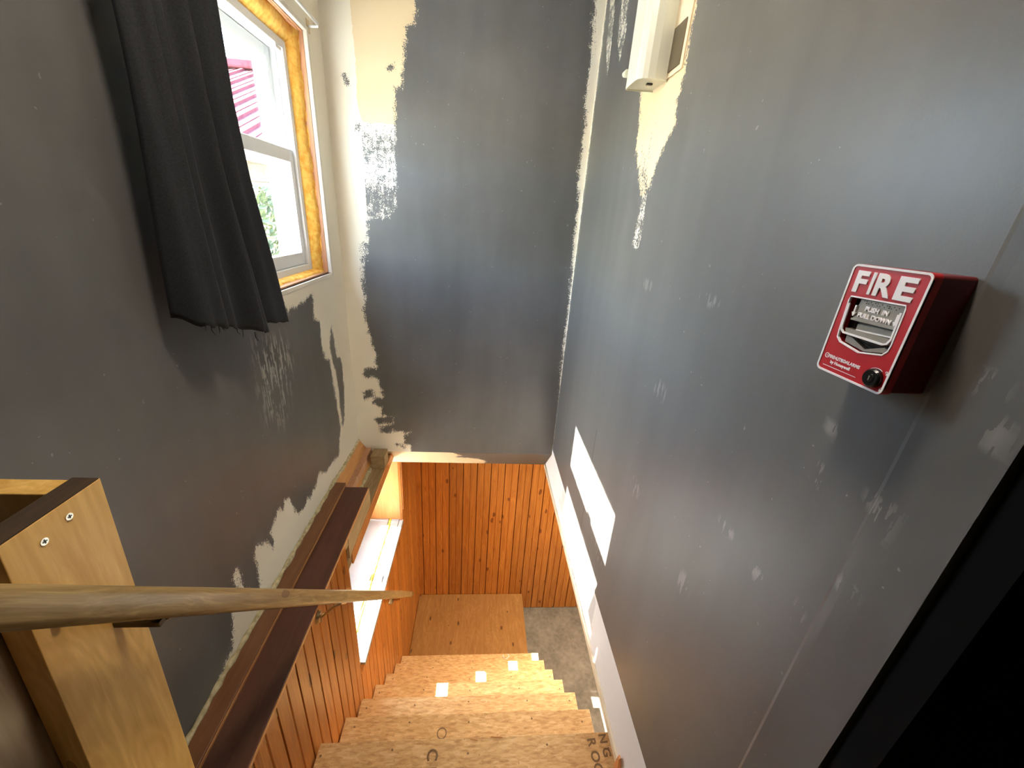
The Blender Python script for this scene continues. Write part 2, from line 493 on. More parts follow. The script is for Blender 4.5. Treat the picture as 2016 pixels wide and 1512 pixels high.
# ---- upper end wall
B_gray = [(-.332,1.25),(-.354,.913),(-.361,.823),(-.402,.812),(-.409,.738),(-.422,.657),(-.433,.573),(-.463,.565),(-.472,.431),(-.481,.283),(-.484,.04),(-.526,-.027),(-.645,-.048),(-.647,-.154),(-.659,-.236),(-.68,-.293),(-.694,-.409),(-.683,-.497),(-.7,-.559),(-.689,-.652),(-.658,-.779),(-.644,-.845),(-.659,-.897),(-.636,-.92),(-.725,-.937),(-.737,-.969),(-.72,-1.0),(-.656,-.99),(-.629,-1.071),(-.626,-1.132),(-.682,-1.142),(-.685,-1.186),(-.637,-1.199),(-.634,-1.267),(-.558,-1.28),(-.586,-1.37),(-.512,-1.388),(-.458,-1.39),(-.493,-1.419),(-.492,-1.475),(-.454,-1.491),(-.442,-1.6),(.6,-1.6),(.56,-1.2),(.541,-.936),(.537,-.658),(.541,-.528),(.538,-.341),(.527,-.109),(.523,.107),(.506,.283),(.512,.403),(.512,.54),(.493,.583),(.504,.692),(.502,.795),(.493,.913),(.492,.99),(.485,1.25)]
B_blobs = [[(-.743,-1.102),(-.718,-1.085),(-.685,-1.084),(-.679,-1.131),(-.732,-1.144)],[(-.685,-1.295),(-.635,-1.276),(-.558,-1.28),(-.56,-1.319),(-.658,-1.333)],[(-.655,-1.356),(-.561,-1.336),(-.563,-1.382),(-.593,-1.4),(-.643,-1.404)],[(-.547,-1.48),(-.513,-1.491),(-.499,-1.514),(-.524,-1.509)],[(-.708,.607),(-.692,.599),(-.689,.565),(-.701,.564)],[(-.667,.404),(-.65,.395),(-.653,.363),(-.667,.377)],[(-.495,.644),(-.466,.661),(-.464,.642),(-.484,.635)]]
B_dry = [(-.637,.407),(-.475,.419),(-.49,-.012),(-.645,-.048),(-.648,.2)]
B_dry2 = [(-.7,-.184),(-.655,-.181),(-.677,-.408),(-.656,-.526),(-.642,-.681),(-.669,-.715),(-.694,-.559),(-.696,-.351)]
B_yel = [(-.638,1.25),(-.30,1.25),(-.336,.823),(-.379,.812),(-.413,.573),(-.443,.565),(-.455,.408),(-.637,.407),(-.653,.492),(-.647,.658),(-.654,.85)]
def fb(u, v):
    F = sdf(u, v, B_gray)
    for p in B_blobs: F = np.maximum(F, sdf(u, v, p) + .002)
    # the thinly rolled patch: covers more and more towards its foot
    s = sdf(u, v, B_dry); F = np.maximum(F, np.where(s > 0, np.minimum(s, -.006 + .012 * np.clip((.40 - v) / .42, 0, 1) + .005 * np.sin(v * 26)), -.05))
    s = sdf(u, v, B_dry2); F = np.maximum(F, np.where(s > -.01, np.minimum(s, -.001), -.05))
    return {'paint': np.clip(F, -.05, .05), 'yellow': np.clip(sdf(u, v, B_yel), -.05, .05), 'scuff': np.zeros(u.shape), 'thin_line': np.zeros(u.shape)}
wb = skin_wall('wall_back', snap(XL, XR, .010), snap(-1.545, ZC, .010), lambda u, v: np.stack([u, np.full(u.shape, YB), v], 1), fb,
    extra=[(-1.0, XR + .18, YB + .001, YB + .12, -1.545, ZC)])
wb['label'] = 'end wall with a tall grey roller-painted panel and bare cream edges'

# ---- sloped soffit under the end wall
S_gray = [(-.20, -.02), (-.10, .08), (-.17, .12), (.02, .16), (.07, .21), (.06, .33), (.7, .33), (.7, -.02)]
def fs(u, v):
    return {'paint': np.clip(sdf(u, v, S_gray), -.05, .05), 'yellow': np.full(u.shape, .05), 'scuff': np.zeros(u.shape), 'thin_line': np.zeros(u.shape)}
sl = math.hypot(.20, .22)
so = skin_wall('trim_1', snap(-.70, XR, .012), snap(0, sl, .012), lambda u, v: np.stack([u, YB + .20 * v / sl, -1.545 - .22 * v / sl], 1), fs)
so['label'] = 'narrow sloped cream soffit under the end wall'
mb = MB(); mb.add([(-.70, YB + .003, -1.545), (XR, YB + .003, -1.545), (XR, YB + .2, -1.763), (-.70, YB + .2, -1.763), (-.70, YB + .25, -1.545), (XR, YB + .25, -1.545), (XR, YB + .25, -1.763), (-.70, YB + .25, -1.763)],
                  [(0, 1, 5, 4), (3, 7, 6, 2), (4, 5, 6, 7), (0, 4, 7, 3), (1, 2, 6, 5)])
mb.build('soffit_body', 'cream', so)

# ---- right wall
R_cream = [(1.692,.445),(1.656,.366),(1.643,.259),(1.542,.147),(1.503,.118),(1.451,.136),(1.425,.183),(1.392,.235),(1.329,.286),(1.349,.347),(1.333,.368),(1.346,.572),(1.34,.95),(1.62,.95),(1.60,.5)]
R_tail = [(1.542,.147),(1.439,.14),(1.457,.059),(1.452,-.011),(1.456,-.067),(1.509,-.048),(1.499,.032),(1.492,.096)]
R_strk = [[(2.357,1.1),(2.29,1.1),(2.23,.781),(2.222,.655),(2.299,.76)],[(2.192,1.1),(2.081,1.1),(2.007,.713),(2.041,.654),(2.103,.728)]]
R_marks = [(.497,-.344,.005,.010),(.394,-.333,.005,.014),(.407,-.325,.004,.005),(1.065,-.447,.031,.014),(1.309,-.17,.021,.008),(.72,-.841,.014,.018),(.931,-.148,.03,.004),(.389,-.462,.005,.007),(.505,-.266,.005,.004),(1.286,-1.286,.042,.037),(.435,-.579,.004,.009),(.644,-.586,.014,.005),(.348,-.13,.005,.010),(.334,-.176,.004,.007),(1.09,-.818,.021,.018),(.534,-.597,.008,.005)]
def fr(u, v):
    C = sdf(u, v, R_cream); F = -C
    F = np.where((C > 0) & (u > 1.47), np.maximum(F, -.004 - .02 * np.clip((v - .16) / .25, 0, 1)), F)
    for p, k in ((R_tail, .003), (R_strk[0], .001), (R_strk[1], .001)):
        s = sdf(u, v, p); F = np.minimum(F, np.where(s > -.02, np.maximum(-s, k), .05))
    S = np.zeros(u.shape)
    for (a, b, p, q) in R_marks: S = np.maximum(S, np.clip(1.6 - np.hypot((u - a) / (p + .006), (v - b) / (q + .006)), 0, .5))
    # bare white line in the corner
    w = .012 + .010 * np.clip(v, 0, 1) - .012 * np.clip((-.9 - v) * 2, 0, 1)
    F = np.minimum(F, (YB - u) - w)
    thin_line = ((np.abs(u - 1.566) < .0032) & (v < -.85)).astype(float)  # narrow near-black vertical line, lower part of the wall only
    return {'paint': np.clip(F, -.05, .05), 'yellow': np.where(C > -.02, .05, -.05), 'scuff': S, 'thin_line': thin_line}
us = np.concatenate([np.array([.308, .33, .36, .39, .400, .403, .405, .407, .410]), snap(.418, 1.20, .012), snap(1.212, 1.556, .012), np.array([1.5625, 1.5645, 1.566, 1.5675, 1.5695]), snap(1.578, YB + .20, .012)])
wr = skin_wall('wall_right', us, snap(-1.75, ZC, .010), lambda u, v: np.stack([XR - .0035 * np.clip((.410 - u) / .007, 0, 1) + .0012 * np.sin(v * 7 + u * 20) * np.clip((.41 - u) / .03, 0, 1), u, v], 1), fr,
    extra=[(XR + .0005, XR + .12, .310, YB + .20, -1.75, ZC)])
wr['label'] = 'grey painted wall running beside the stairs above the open basement'
# cut plasterboard edge along its foot
box('trim_2', XR - .008, XR + .016, .70, YB + .20, -1.782, -1.748, 'cream', bevel=.003)
struct(bpy.data.objects['trim_2'], 'raw cream edge strip along the foot of the right wall')
mb = MB(); mb.add([(XR - .010, .74, -1.80), (XR + .012, .74, -1.80), (XR + .012, .775, -1.80), (XR - .010, .775, -1.80), (XR - .016, .745, -1.70), (XR - .010, .745, -1.69), (XR - .010, .755, -1.69), (XR - .016, .755, -1.70)],
                  [(0, 3, 2, 1), (4, 5, 6, 7), (0, 1, 5, 4), (1, 2, 6, 5), (2, 3, 7, 6), (3, 0, 4, 7)])
mb.build('splinter', 'jamb', bpy.data.objects['trim_2'])

# ---- ceiling, landing and the room behind the camera
struct(box('ceiling', -1.0, 2.2, -2.1, YB + .12, ZC, ZC + .1, 'ceil'))
fl_ = struct(box('floor_landing', -1.0, 2.2, -2.1, .50, ZLAND - .25, ZLAND, 'landing'))
struct(box('wall_rear', -1.0, 2.2, -2.1, -2.0, ZLAND, ZC, 'charcoal'))
struct(box('wall_far_right', 2.1, 2.2, -2.0, .60, ZLAND, ZC, 'charcoal'))
# black door in the dark opening right of the wall end
dr = sroot('door_1', (1.3, .29, ZLAND), 'black door leaf in the dark opening at the end of the right wall')
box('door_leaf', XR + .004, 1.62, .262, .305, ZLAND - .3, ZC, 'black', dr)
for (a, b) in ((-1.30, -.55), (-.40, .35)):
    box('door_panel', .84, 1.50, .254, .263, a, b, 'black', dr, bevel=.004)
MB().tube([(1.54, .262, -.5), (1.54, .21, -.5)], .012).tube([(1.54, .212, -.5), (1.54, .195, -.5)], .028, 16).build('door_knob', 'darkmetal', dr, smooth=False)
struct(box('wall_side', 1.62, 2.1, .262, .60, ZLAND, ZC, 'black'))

# ---- basement shell
fb_ = struct(box('floor', -.62, 2.7, -.6, YP + .1, ZF - .1, ZF, 'concrete'), 'stained bare concrete basement floor')
struct(box('floor_slab', XR, 2.8, .50, YP + .2, -1.752, -1.50, 'ceil'))
struct(box('wall_front_lower', -.62, 2.8, .30, .40, ZF, ZLAND - .25, 'concrete'))
struct(box('wall_right_lower', 2.7, 2.8, .40, YP + .2, ZF, -1.752, 'concrete'))
struct(box('ceiling_lower', -.62, XR, YB + .25, YP + .2, -1.56, -1.50, 'ceil'))

# ---- planks of the panelling
def plank_mesh(name, w, h, t=.02):
    """tongue-and-groove board: bevelled edges and a bead groove down the middle; lies in local x (width), y (depth, face at -y), z"""
    e = .004; g = .003
    prof = [(-w / 2, 0), (-w / 2 + e, -t), (-g - .002, -t), (0, -t + .006), (g + .002, -t), (w / 2 - e, -t), (w / 2, 0)]
    v = [(x, y, z) for z in (-h / 2, h / 2) for x, y in prof]; n = len(prof)
    f = [(i, i + 1, i + 1 + n, i + n) for i in range(n - 1)] + [(n - 1, 0, n, 2 * n - 1), tuple(range(n))[::-1], tuple(range(n, 2 * n))]
    me = bpy.data.meshes.new(name); me.from_pydata(v, [], f); me.materials.append(M['bead'])
    bm = bmesh.new(); bm.from_mesh(me); bmesh.ops.recalc_face_normals(bm, faces=bm.faces); bm.to_mesh(me); bm.free()
    return me
PM = {}
def plank(parent, x, y, z0, z1, w, rz):
    key = (round(w, 4), round(z1 - z0, 3))
    if key not in PM: PM[key] = plank_mesh('plank', w, z1 - z0)
    o = bpy.data.objects.new('plank', PM[key]); COL.objects.link(o); o.parent = parent
    o.location = Vector((x, y, (z0 + z1) / 2)) - WLOC[parent.name]; o.rotation_euler = (0, 0, rz)
    return o
# end panelling
wbl = struct(box('wall_back_lower', -.62, 2.7, YP + .02, YP + .14, ZF, -1.50, 'stud'), 'orange pine plank panelling at the foot of the stairs')
w = .1415
x = -.543 - .5 * w - w
k = 0
while x < 2.55:
    plank(wbl, x + 0, YP + .02, ZF + .005 + (k % 3) * .004, -1.58, w - .002, 0.0)
    x += w; k += 1
# left panelling with the basement window recess
RY0, RY1, RZ0, RZ1 = 1.56, 2.75, -2.42, -1.655
mb = MB()
mb.box(-1.0, XP - .022, .30, RY0, ZF, -1.52).box(-1.0, XP - .022, RY1 + .02, YP + .14, ZF, -1.52)
mb.box(-1.0, XP - .022, RY0, RY1 + .02, ZF, RZ0 - .03).box(-1.0, XP - .12, RY0, RY1 + .02, RZ1, -1.52)
wll = struct(mb.build('wall_left_lower', 'stud'), 'orange pine plank panelling along the left of the stairs')
w = .1375
for k in range(-3, 20):
    a = .812 + w * k; c = a + w / 2
    if c > YP - .03: break
    if a + w <= RY0 + .02: plank(wll, XP - .02, c, ZF, -1.470, w - .002, math.pi / 2)
    elif a >= RY1 - .02: plank(wll, XP - .02, c, ZF, -1.60, w - .002, math.pi / 2)
    else: plank(wll, XP - .02, c, ZF, RZ0 - .006 - .012 * ((k * 7) % 3) / 2, w - .002, math.pi / 2)

# ---- basement window (recess, sill, frame, panes)
w2 = sroot('window_2', (XP - .2, 2.15, RZ0), 'deep sunlit basement window recess in the left panelling')
ja = box('jamb_panel', -.94, XP + .000, RY1, RY1 + .02, RZ0 - .02, RZ1 + .04, 'jamb', w2)
box('jamb_panel', -.94, XP - .022, RY0 - .012, RY0, RZ0 - .02, RZ1 + .04, 'jamb', w2)
box('jamb_trim', XP - .004, XP + .008, RY1 + .002, RY1 + .020, RZ0 + .10, RZ1 + .06, 'jamb', w2, bevel=.002)
box('jamb_trim', XP - .004, XP + .005, RY1 + .026, RY1 + .040, RZ0 + .10, RZ1 + .06, 'edge', w2, bevel=.002)
box('head_lining', -.94, XP - .012, RY0, RY1, RZ1 - .002, RZ1 + .012, 'jamb', w2)
box('sill_board', -.94, -.716, RY0, RY1, RZ0 - .03, RZ0, 'whitepaint', w2, bevel=.003)
box('sill_board', -.694, -.630, RY0, RY1, RZ0 - .03, RZ0 - .001, 'whitepaint', w2, bevel=.003)
box('sill_board', -.627, XP + .004, RY0, RY1, RZ0 - .03, RZ0 - .002, 'whitepaint', w2, bevel=.003)
def rope(name, pts, r0, r1, mat, parent, squash=(1, 1, 1), seed=1, n=6, seg=10):
    """a lumpy bead of foam or caulk along a path"""
    rg = random.Random(seed); P = []
    for i in range(len(pts) - 1):
        a, b = Vector(pts[i]), Vector(pts[i + 1])
        for k in range(n): P.append(a.lerp(b, k / n))
    P.append(Vector(pts[-1]))
    rr = [rg.uniform(r0, r1) for _ in P]
    P = [p + Vector((rg.uniform(-1, 1), rg.uniform(-1, 1), rg.uniform(-1, 1))) * r0 * .35 for p in P]
    mb = MB().tube(P, rr, seg)
    return mb.build(name, mat, parent, smooth=True)
rope('foam_line', [(-.705, RY0, RZ0 - .006), (-.703, 2.0, RZ0 - .006), (-.706, 2.35, RZ0 - .006), (-.704, RY1, RZ0 - .006)], .006, .016, 'foam_y', w2, seed=4, n=14)
fr2 = MB(); X0, X1 = -.985, -.945
fr2.box(X0, X1, RY0, RY1, RZ0 - .02, -2.225).box(X0, X1, RY0, RY1, -1.935, RZ1 + .04)
fr2.box(X0, X1, RY0, 1.605, -2.225, -1.935).box(X0, X1, 2.70, RY1, -2.225, -1.935).box(X0, X1, 2.155, 2.205, -2.225, -1.935)
fr2.build('window_frame', 'vinyl', w2)
for (a, b) in ((1.605, 2.155), (2.205, 2.70)):
    box('pane', -.967, -.963, a, b, -2.225, -1.935, 'glass', w2)

# ---- upper window: opening, foam, frame, sashes
w1 = sroot('window_1', (-.87, 1.7, WO[2]), 'white double-hung window half covered by the curtain')
def ring(name, x0, x1, y0, y1, z0, z1, t, mat, parent, bevel=0.0, tb=None, tt=None):
    tb = t if tb is None else tb; tt = t if tt is None else tt
    m = MB().box(x0, x1, y0, y0 + t, z0, z1).box(x0, x1, y1 - t, y1, z0, z1).box(x0, x1, y0 + t, y1 - t, z0, z0 + tb).box(x0, x1, y0 + t, y1 - t, z1 - tt, z1)
    return m.build(name, mat, parent, bevel=bevel)
FY0, FY1, FZ0, FZ1 = 1.30, 2.180, -.305, .632
# rough opening studs seen beside the foam
ring('rough_opening', -.995, XL - .014, WO[0], WO[1], WO[2], WO[3], .006, 'stud', w1)
ring('plaster_edge', XL - .015, XL + .004, WO[0] - .020, WO[1] + .018, WO[2] - .020, WO[3] + .018, .020, 'plaster', w1, bevel=.003)
# spray foam: an uneven strip that fills the gap, all round
def foam_strip(name, a, b, side, seed):
    """side: 'y' strips run along z at the jamb, 'z' strips run along y; lumpy front face"""
    rg = random.Random(seed); n = 70; mb = MB(); rows = []
    ph = [rg.uniform(0, 6.3) for _ in range(6)]
    for i in range(n + 1):
        t = a + (b - a) * i / n
        q = .5 + .22 * math.sin(t * 9 + ph[0]) + .16 * math.sin(t * 23 + ph[1]) + .12 * math.sin(t * 61 + ph[2]) + rg.uniform(-.08, .08)
        rows.append((t, q))
    V = []; K = 7
    for (t, q) in rows:
        dep = -.872 + .028 + .022 * q                     # how far the foam comes into the room at the outer side
        for k in range(K):
            s = k / (K - 1)
            bulge = math.sin(math.pi * min(1, s * 1.1)) * .012 + rg.uniform(-.0015, .0015)
            xx = -.872 + (dep + .872) * s + bulge
            if side == 'y': V.append((xx, 2.176 + .068 * s, t))
            else: V.append((xx, t, (.628 + .070 * s) if side == 'zt' else (-.300 - .022 * s)))
    F = []
    for i in range(n):
        for k in range(K - 1):
            F.append((i * K + k, i * K + k + 1, (i + 1) * K + k + 1, (i + 1) * K + k))
    # back side so the strip has a body
    n0 = len(V)
    for (t, q) in rows:
        for s in (0, 1):
            if side == 'y': V.append((-.93, 2.176 + .068 * s, t))
            else: V.append((-.93, t, (.628 + .070 * s) if side == 'zt' else (-.300 - .022 * s)))
    for i in range(n):
        F.append((n0 + 2 * i, n0 + 2 * i + 2, n0 + 2 * i + 3, n0 + 2 * i + 1))
        F.append((i * K, (i + 1) * K, n0 + 2 * i + 2, n0 + 2 * i)); F.append((i * K + K - 1, n0 + 2 * i + 1, n0 + 2 * i + 3, (i + 1) * K + K - 1))
    o = mb.add(V, F).build(name, 'foam', w1, smooth=True); fixnormals(o); return o
foam_strip('spray_foam', WO[2] + .004, WO[3] - .004, 'y', 3)
foam_strip('spray_foam', WO[0] + .01, 2.235, 'zt', 5)
foam_strip('spray_foam', WO[0] + .01, 2.235, 'zb', 8)
rope('foam_bead', [(-.835, 2.243, .69), (-.838, 2.243, .35), (-.834, 2.243, 0), (-.838, 2.243, -.29)], .003, .008, 'foam', w1, seed=6, n=10)
rope('foam_bead', [(-.828, 1.30, .697), (-.826, 1.6, .697), (-.83, 2.23, .697)], .004, .009, 'stud', w1, seed=9, n=10)
ring('window_frame', -.962, -.868, FY0, FY1, FZ0, FZ1, .032, 'vinyl', w1, bevel=.002)
ring('frame_stop', -.905, -.898, FY0 + .032, FY1 - .032, FZ0 + .032, FZ1 - .032, .010, 'vinyl', w1)
up = ring('upper_sash', -.955, -.925, FY0 + .034, FY1 - .034, .150, FZ1 - .034, .042, 'vinyl', w1, bevel=.003)
p = box('pane', -.942, -.938, FY0 + .076, FY1 - .076, .192, FZ1 - .076, 'glass', up)
ring('glazing_bead', -.938, -.922, FY0 + .072, FY1 - .072, .188, FZ1 - .072, .008, 'vinyl', up)
lo = ring('lower_sash', -.915, -.880, FY0 + .034, FY1 - .034, FZ0 + .034, .225, .040, 'vinyl', w1, bevel=.003, tb=.052, tt=.048)
p = box('pane', -.900, -.896, FY0 + .074, FY1 - .074, FZ0 + .086, .177, 'glass', lo)
ring('glazing_bead', -.896, -.878, FY0 + .070, FY1 - .070, FZ0 + .082, .181, .008, 'vinyl', lo)
box('sash_lock', -.882, -.868, 1.62, 1.69, .205, .232, 'vinyl', lo, bevel=.004)
box('tilt_latch', -.878, -.866, FY1 - .10, FY1 - .05, FZ1 - .05, FZ1 - .035, 'vinyl', w1, bevel=.003)
ring('outer_casing', -1.03, -.995, FY0 - .09, FY1 + .11, FZ0 - .09, FZ1 + .09, .08, 'vinyl', w1)

# ---- ledge on top of the foundation wall
lg = sroot('trim_3', (-.70, 1.2, -1.50), 'ledge of brown boards between the left wall and the panelling')
box('base_plate', XL, XP - .004, .20, 1.90, -1.52, -1.474, 'tanply', lg)
b1 = box('ledge_board', XL, -.727, .20, 1.925, -1.472, -1.436, 'brown2', lg, bevel=.003)
box('raw_edge', -.7275, -.7245, .21, 1.90, -1.470, -1.442, 'edge', lg)
b2 = box('ledge_board', -.726, XP, .20, 1.905, -1.473, -1.452, 'brown', lg, bevel=.0015)
box('raw_edge', XP - .002, XP + .0015, .21, 1.902, -1.471, -1.457, 'edge', lg)
mb = MB().add([(XL, 1.93, -1.455), (-.70, 1.93, -1.600), (-.70, YB, -1.600), (XL, YB, -1.455), (XL, 1.93, -1.63), (-.70, 1.93, -1.63), (-.70, YB, -1.63), (XL, YB, -1.63)],
              [(0, 1, 2, 3), (4, 7, 6, 5), (0, 4, 5, 1), (2, 6, 7, 3), (0, 3, 7, 4), (1, 5, 6, 2)])
mb.build('rim_board', 'edge', lg)
box('sill_plate', -.70, -.606, 1.50, YB + .18, -1.655, -1.600, 'tanply', lg)
box('plate_face', -.606, XP + .004, RY0, YB + .16, -1.662, -1.594, 'jamb', lg, bevel=.003)
box('header_strip', -.616, -.602, RY0 - .02, 1.93, -1.602, -1.472, 'tanply', lg)
box('wood_block', -.694, -.602, 2.30, 2.40, -1.602, -1.505, 'tanply', lg, bevel=.004)
rope('foam_bead', [(XL + .006, .30, -1.436), (XL + .006, .9, -1.436), (XL + .006, 1.5, -1.436), (XL + .006, 1.93, -1.438), (XL + .004, 2.15, -1.452), (XL + .002, YB - .01, -1.455)], .006, .014, 'foam_old', lg, seed=12, n=16)
rope('foam_bead', [(-.702, 1.95, -1.598), (-.70, 2.15, -1.60), (-.70, 2.38, -1.598)], .006, .016, 'foam_old', lg, seed=15, n=6)

# ================================================================== THINGS
# ---- staircase
TY = [.745, .987, 1.232, 1.440, 1.687, 1.924, 2.178, 2.408, 2.575]
TZ = [-1.757, -2.029, -2.323, -2.547, -2.842, -3.117, -3.406, -3.663, -3.935]
SX0, SX1 = -.594, .633
st = thing('staircase', 'steep open staircase with strand-board treads going down', 'staircase', (0, 1.7, ZF))
TREADS = []
for i, (y, z) in enumerate(zip(TY, TZ)):
    ynext = (TY[i - 1] if i else .50)
    jx = random.uniform(-.004, .004)
    t_ = box('tread', SX0 + abs(jx), SX1 + jx, ynext - .03, y, z - .022, z, 'osb', st, bevel=.002)
    TREADS.append(t_)
    zt = TZ[i - 1] if i else ZLAND - .25
    if i: box('riser', SX0 + .01, SX1 - .012, ynext - .045, ynext - .030, z + .001, zt - .023, 'osb', st)
def stringer(x0, x1):
    poly = []
    for y, z in zip(TY, TZ): pass
    s = (TZ[-1] - TZ[0]) / (TY[-1] - TY[0])
    a, b = .52, 2.35
    f = lambda y, o: TZ[0] + s * (y - TY[0]) + o
    poly = [(a, f(a, -.30)), (b, f(b, -.30)), (b, f(b, -.52)), (a, f(a, -.52))]
    m = MB().prism(poly, x0, x1, lambda u, v, w: (w, u, v))
    o = m.build('stringer', 'tanply', st); fixnormals(o)
stringer(-.58, -.54); stringer(.56, .60)
# nails
for i, t_ in enumerate(TREADS[1:8]):
    for (dx) in (.035, .30, .62, .93, 1.19):
        y = TY[i + 1] - random.uniform(.03, .06); z = TZ[i + 1]
        x = SX0 + dx + random.uniform(-.02, .02)
        MB().tube([(x, y, z - .004), (x, y, z + .0008)], .0045, 8).build('nail', 'ink', t_)

# printed marks on the boards
def text_mesh(name, s, size, mat, parent, mtx, extrude=.0002, offset=0.0, align='CENTER', bevel=0.0, space=1.0, base=None):
    c = bpy.data.curves.new(name, 'FONT'); c.body = s; c.size = size; c.extrude = extrude; c.offset = offset
    c.align_x = align; c.align_y = 'CENTER'; c.space_character = space; c.resolution_u = 3
    c.bevel_depth = bevel; c.bevel_resolution = 1
    o = bpy.data.objects.new(name, c); COL.objects.link(o)
    bpy.context.view_layer.update()
    me = bpy.data.meshes.new_from_object(o.evaluated_get(bpy.context.evaluated_depsgraph_get()))
    bpy.data.objects.remove(o, do_unlink=True)
    me.materials.clear(); me.materials.append(M[mat])
    ob = bpy.data.objects.new(name, me); COL.objects.link(ob); ob.parent = parent
    ob.matrix_local = mtx
    return ob
def flat(tread, x, y, rz):
    i = TREADS.index(tread); c = WLOC[tread.name]
    return Matrix.Translation(Vector((x, y, TZ[i] + .0006)) - c) @ Matrix.Rotation(rz, 4, 'Z')
PI = math.pi
text_mesh('printed_mark', 'R OO', .050, 'ink', TREADS[1], flat(TREADS[1], .535, .905, -PI / 2 + .06), offset=.0012)
text_mesh('printed_mark', 'N G', .046, 'ink', TREADS[1], flat(TREADS[1], .585, .94, -PI / 2 + .06), offset=.0012)
text_mesh('printed_mark', 'C F', .060, 'ink', TREADS[1], flat(TREADS[1], -.135, .91, -PI / 2), offset=.0012)
text_mesh('printed_mark', 'O', .07, 'ink', TREADS[2], flat(TREADS[2], -.12, 1.15, -PI / 2), offset=-.0008)

# ---- plywood platform on the slab at the foot
pf = thing('plywood_platform', 'plywood step platform with dark knots at the foot of the stairs', 'platform', (0, 3.0, ZF))
box('platform_top', -.598, .606, 2.60, YP - .004, -4.145, -4.12, 'ply', pf, bevel=.004)
box('platform_frame', .540, .585, 2.62, YP - .02, ZF, -4.145, 'tanply', pf)
box('platform_frame', -.59, -.545, 2.62, YP - .02, ZF, -4.145, 'tanply', pf)
box('platform_frame', -.545, .540, 2.62, 2.66, ZF, -4.145, 'tanply', pf)

# ---- handrail on brackets
def railp(y): return Vector((-.50, y, -.418 - 1.196 * (y - .3349)))
hr = thing('handrail', 'round wooden handrail sloping down along the stairs', 'handrail', tuple(railp(1.2)))
RD = (railp(2.0) - railp(.5)).normalized()
L0, L1 = railp(.02), railp(2.47)
ang = math.atan2(-RD.z, RD.y)
# flattened-round profile swept along the rail
prof = []
for k in range(20):
    a = 2 * PI * k / 20; c, s = math.cos(a), math.sin(a)
    prof.append((.0225 * math.copysign(abs(c) ** .55, c), .0232 * math.copysign(abs(s) ** .55, s)))
nrm = Vector((1, 0, 0)).cross(RD).normalized()
mb = MB(); Ls = 18; L = (L1 - L0).length
for i in range(Ls + 1):
    t = i / Ls; sc = 1.0 if i < Ls else .86
    for (a, b) in prof: mb.v.append(tuple(L0 + RD * L * t + Vector((1, 0, 0)) * a * sc + nrm * b * sc))
n = len(prof)
for i in range(Ls):
    for k in range(n):
        a = i * n + k; b = i * n + (k + 1) % n; mb.f.append((a, b, b + n, a + n))
mb.f.append(tuple(range(n))[::-1]); mb.f.append(tuple(Ls * n + k for k in range(n)))
# rail mesh gets its grain along local x: build it rotated so that x runs down the rail
Q = Matrix((RD, Vector((1, 0, 0)), RD.cross(Vector((1, 0, 0))))).transposed()
mid = railp(1.2)
me = bpy.data.meshes.new('rail'); me.from_pydata([tuple(Q.inverted() @ (Vector(p) - mid)) for p in mb.v], [], mb.f)
me.materials.append(M['rail']); me.polygons.foreach_set('use_smooth', [True] * (len(me.polygons) - 2) + [False] * 2)
ro = bpy.data.objects.new('rail', me); COL.objects.link(ro); ro.parent = hr; ro.rotation_euler = Q.to_euler(); WLOC['rail'] = mid
fixnormals(ro)
def bracket(y, wall_x, zoff, mat):
    p = railp(y) - nrm * .0 ; q = Vector((p.x, p.y, p.z - .030))
    m = MB().tube([q + RD * -.035, q + RD * .035], .0085, 10)
    m.tube([(q.x, q.y, q.z - .004), (q.x - .03, q.y, q.z - .022), (wall_x + .012, q.y - .006, q.z - zoff)], .006, 10)
    m.tube([(wall_x + .001, q.y - .006, q.z - zoff), (wall_x + .010, q.y - .006, q.z - zoff)], [.026, .020], 14)
    o = m.build('bracket', mat, hr, smooth=False)
    for dz in (-.016, .016):
        MB().tube([(wall_x + .008, q.y - .006, q.z - zoff + dz), (wall_x + .0125, q.y - .006, q.z - zoff + dz)], .004, 8).build('screw', 'screw', o)
    return o
bracket(1.155, XP, .075, 'steel')
q_ = railp(1.86); MB().box(-.512, -.488, q_.y - .04, q_.y + .03, q_.z - .040, q_.z - .030).build('bracket', 'steel', hr)
# short dark bracket by the post
bq = railp(.487); bq = Vector((-.505, bq.y, bq.z - .028))
bb = MB().tube([bq + RD * -.020, bq + RD * .022], .0075, 12).box(-.57, -.50, bq.y - .006, bq.y + .006, bq.z - .020, bq.z - .010).build('bracket', 'darkmetal', hr)
MB().tube([bq + RD * .022, bq + RD * .026], .009, 12).build('bracket_end', 'screw', bb)
pb = railp(.40)
MB().tube([(-.572, pb.y + .02, pb.z - .052), (-.562, pb.y + .02, pb.z - .052)], .006, 10).build('screw', 'screw', bb)

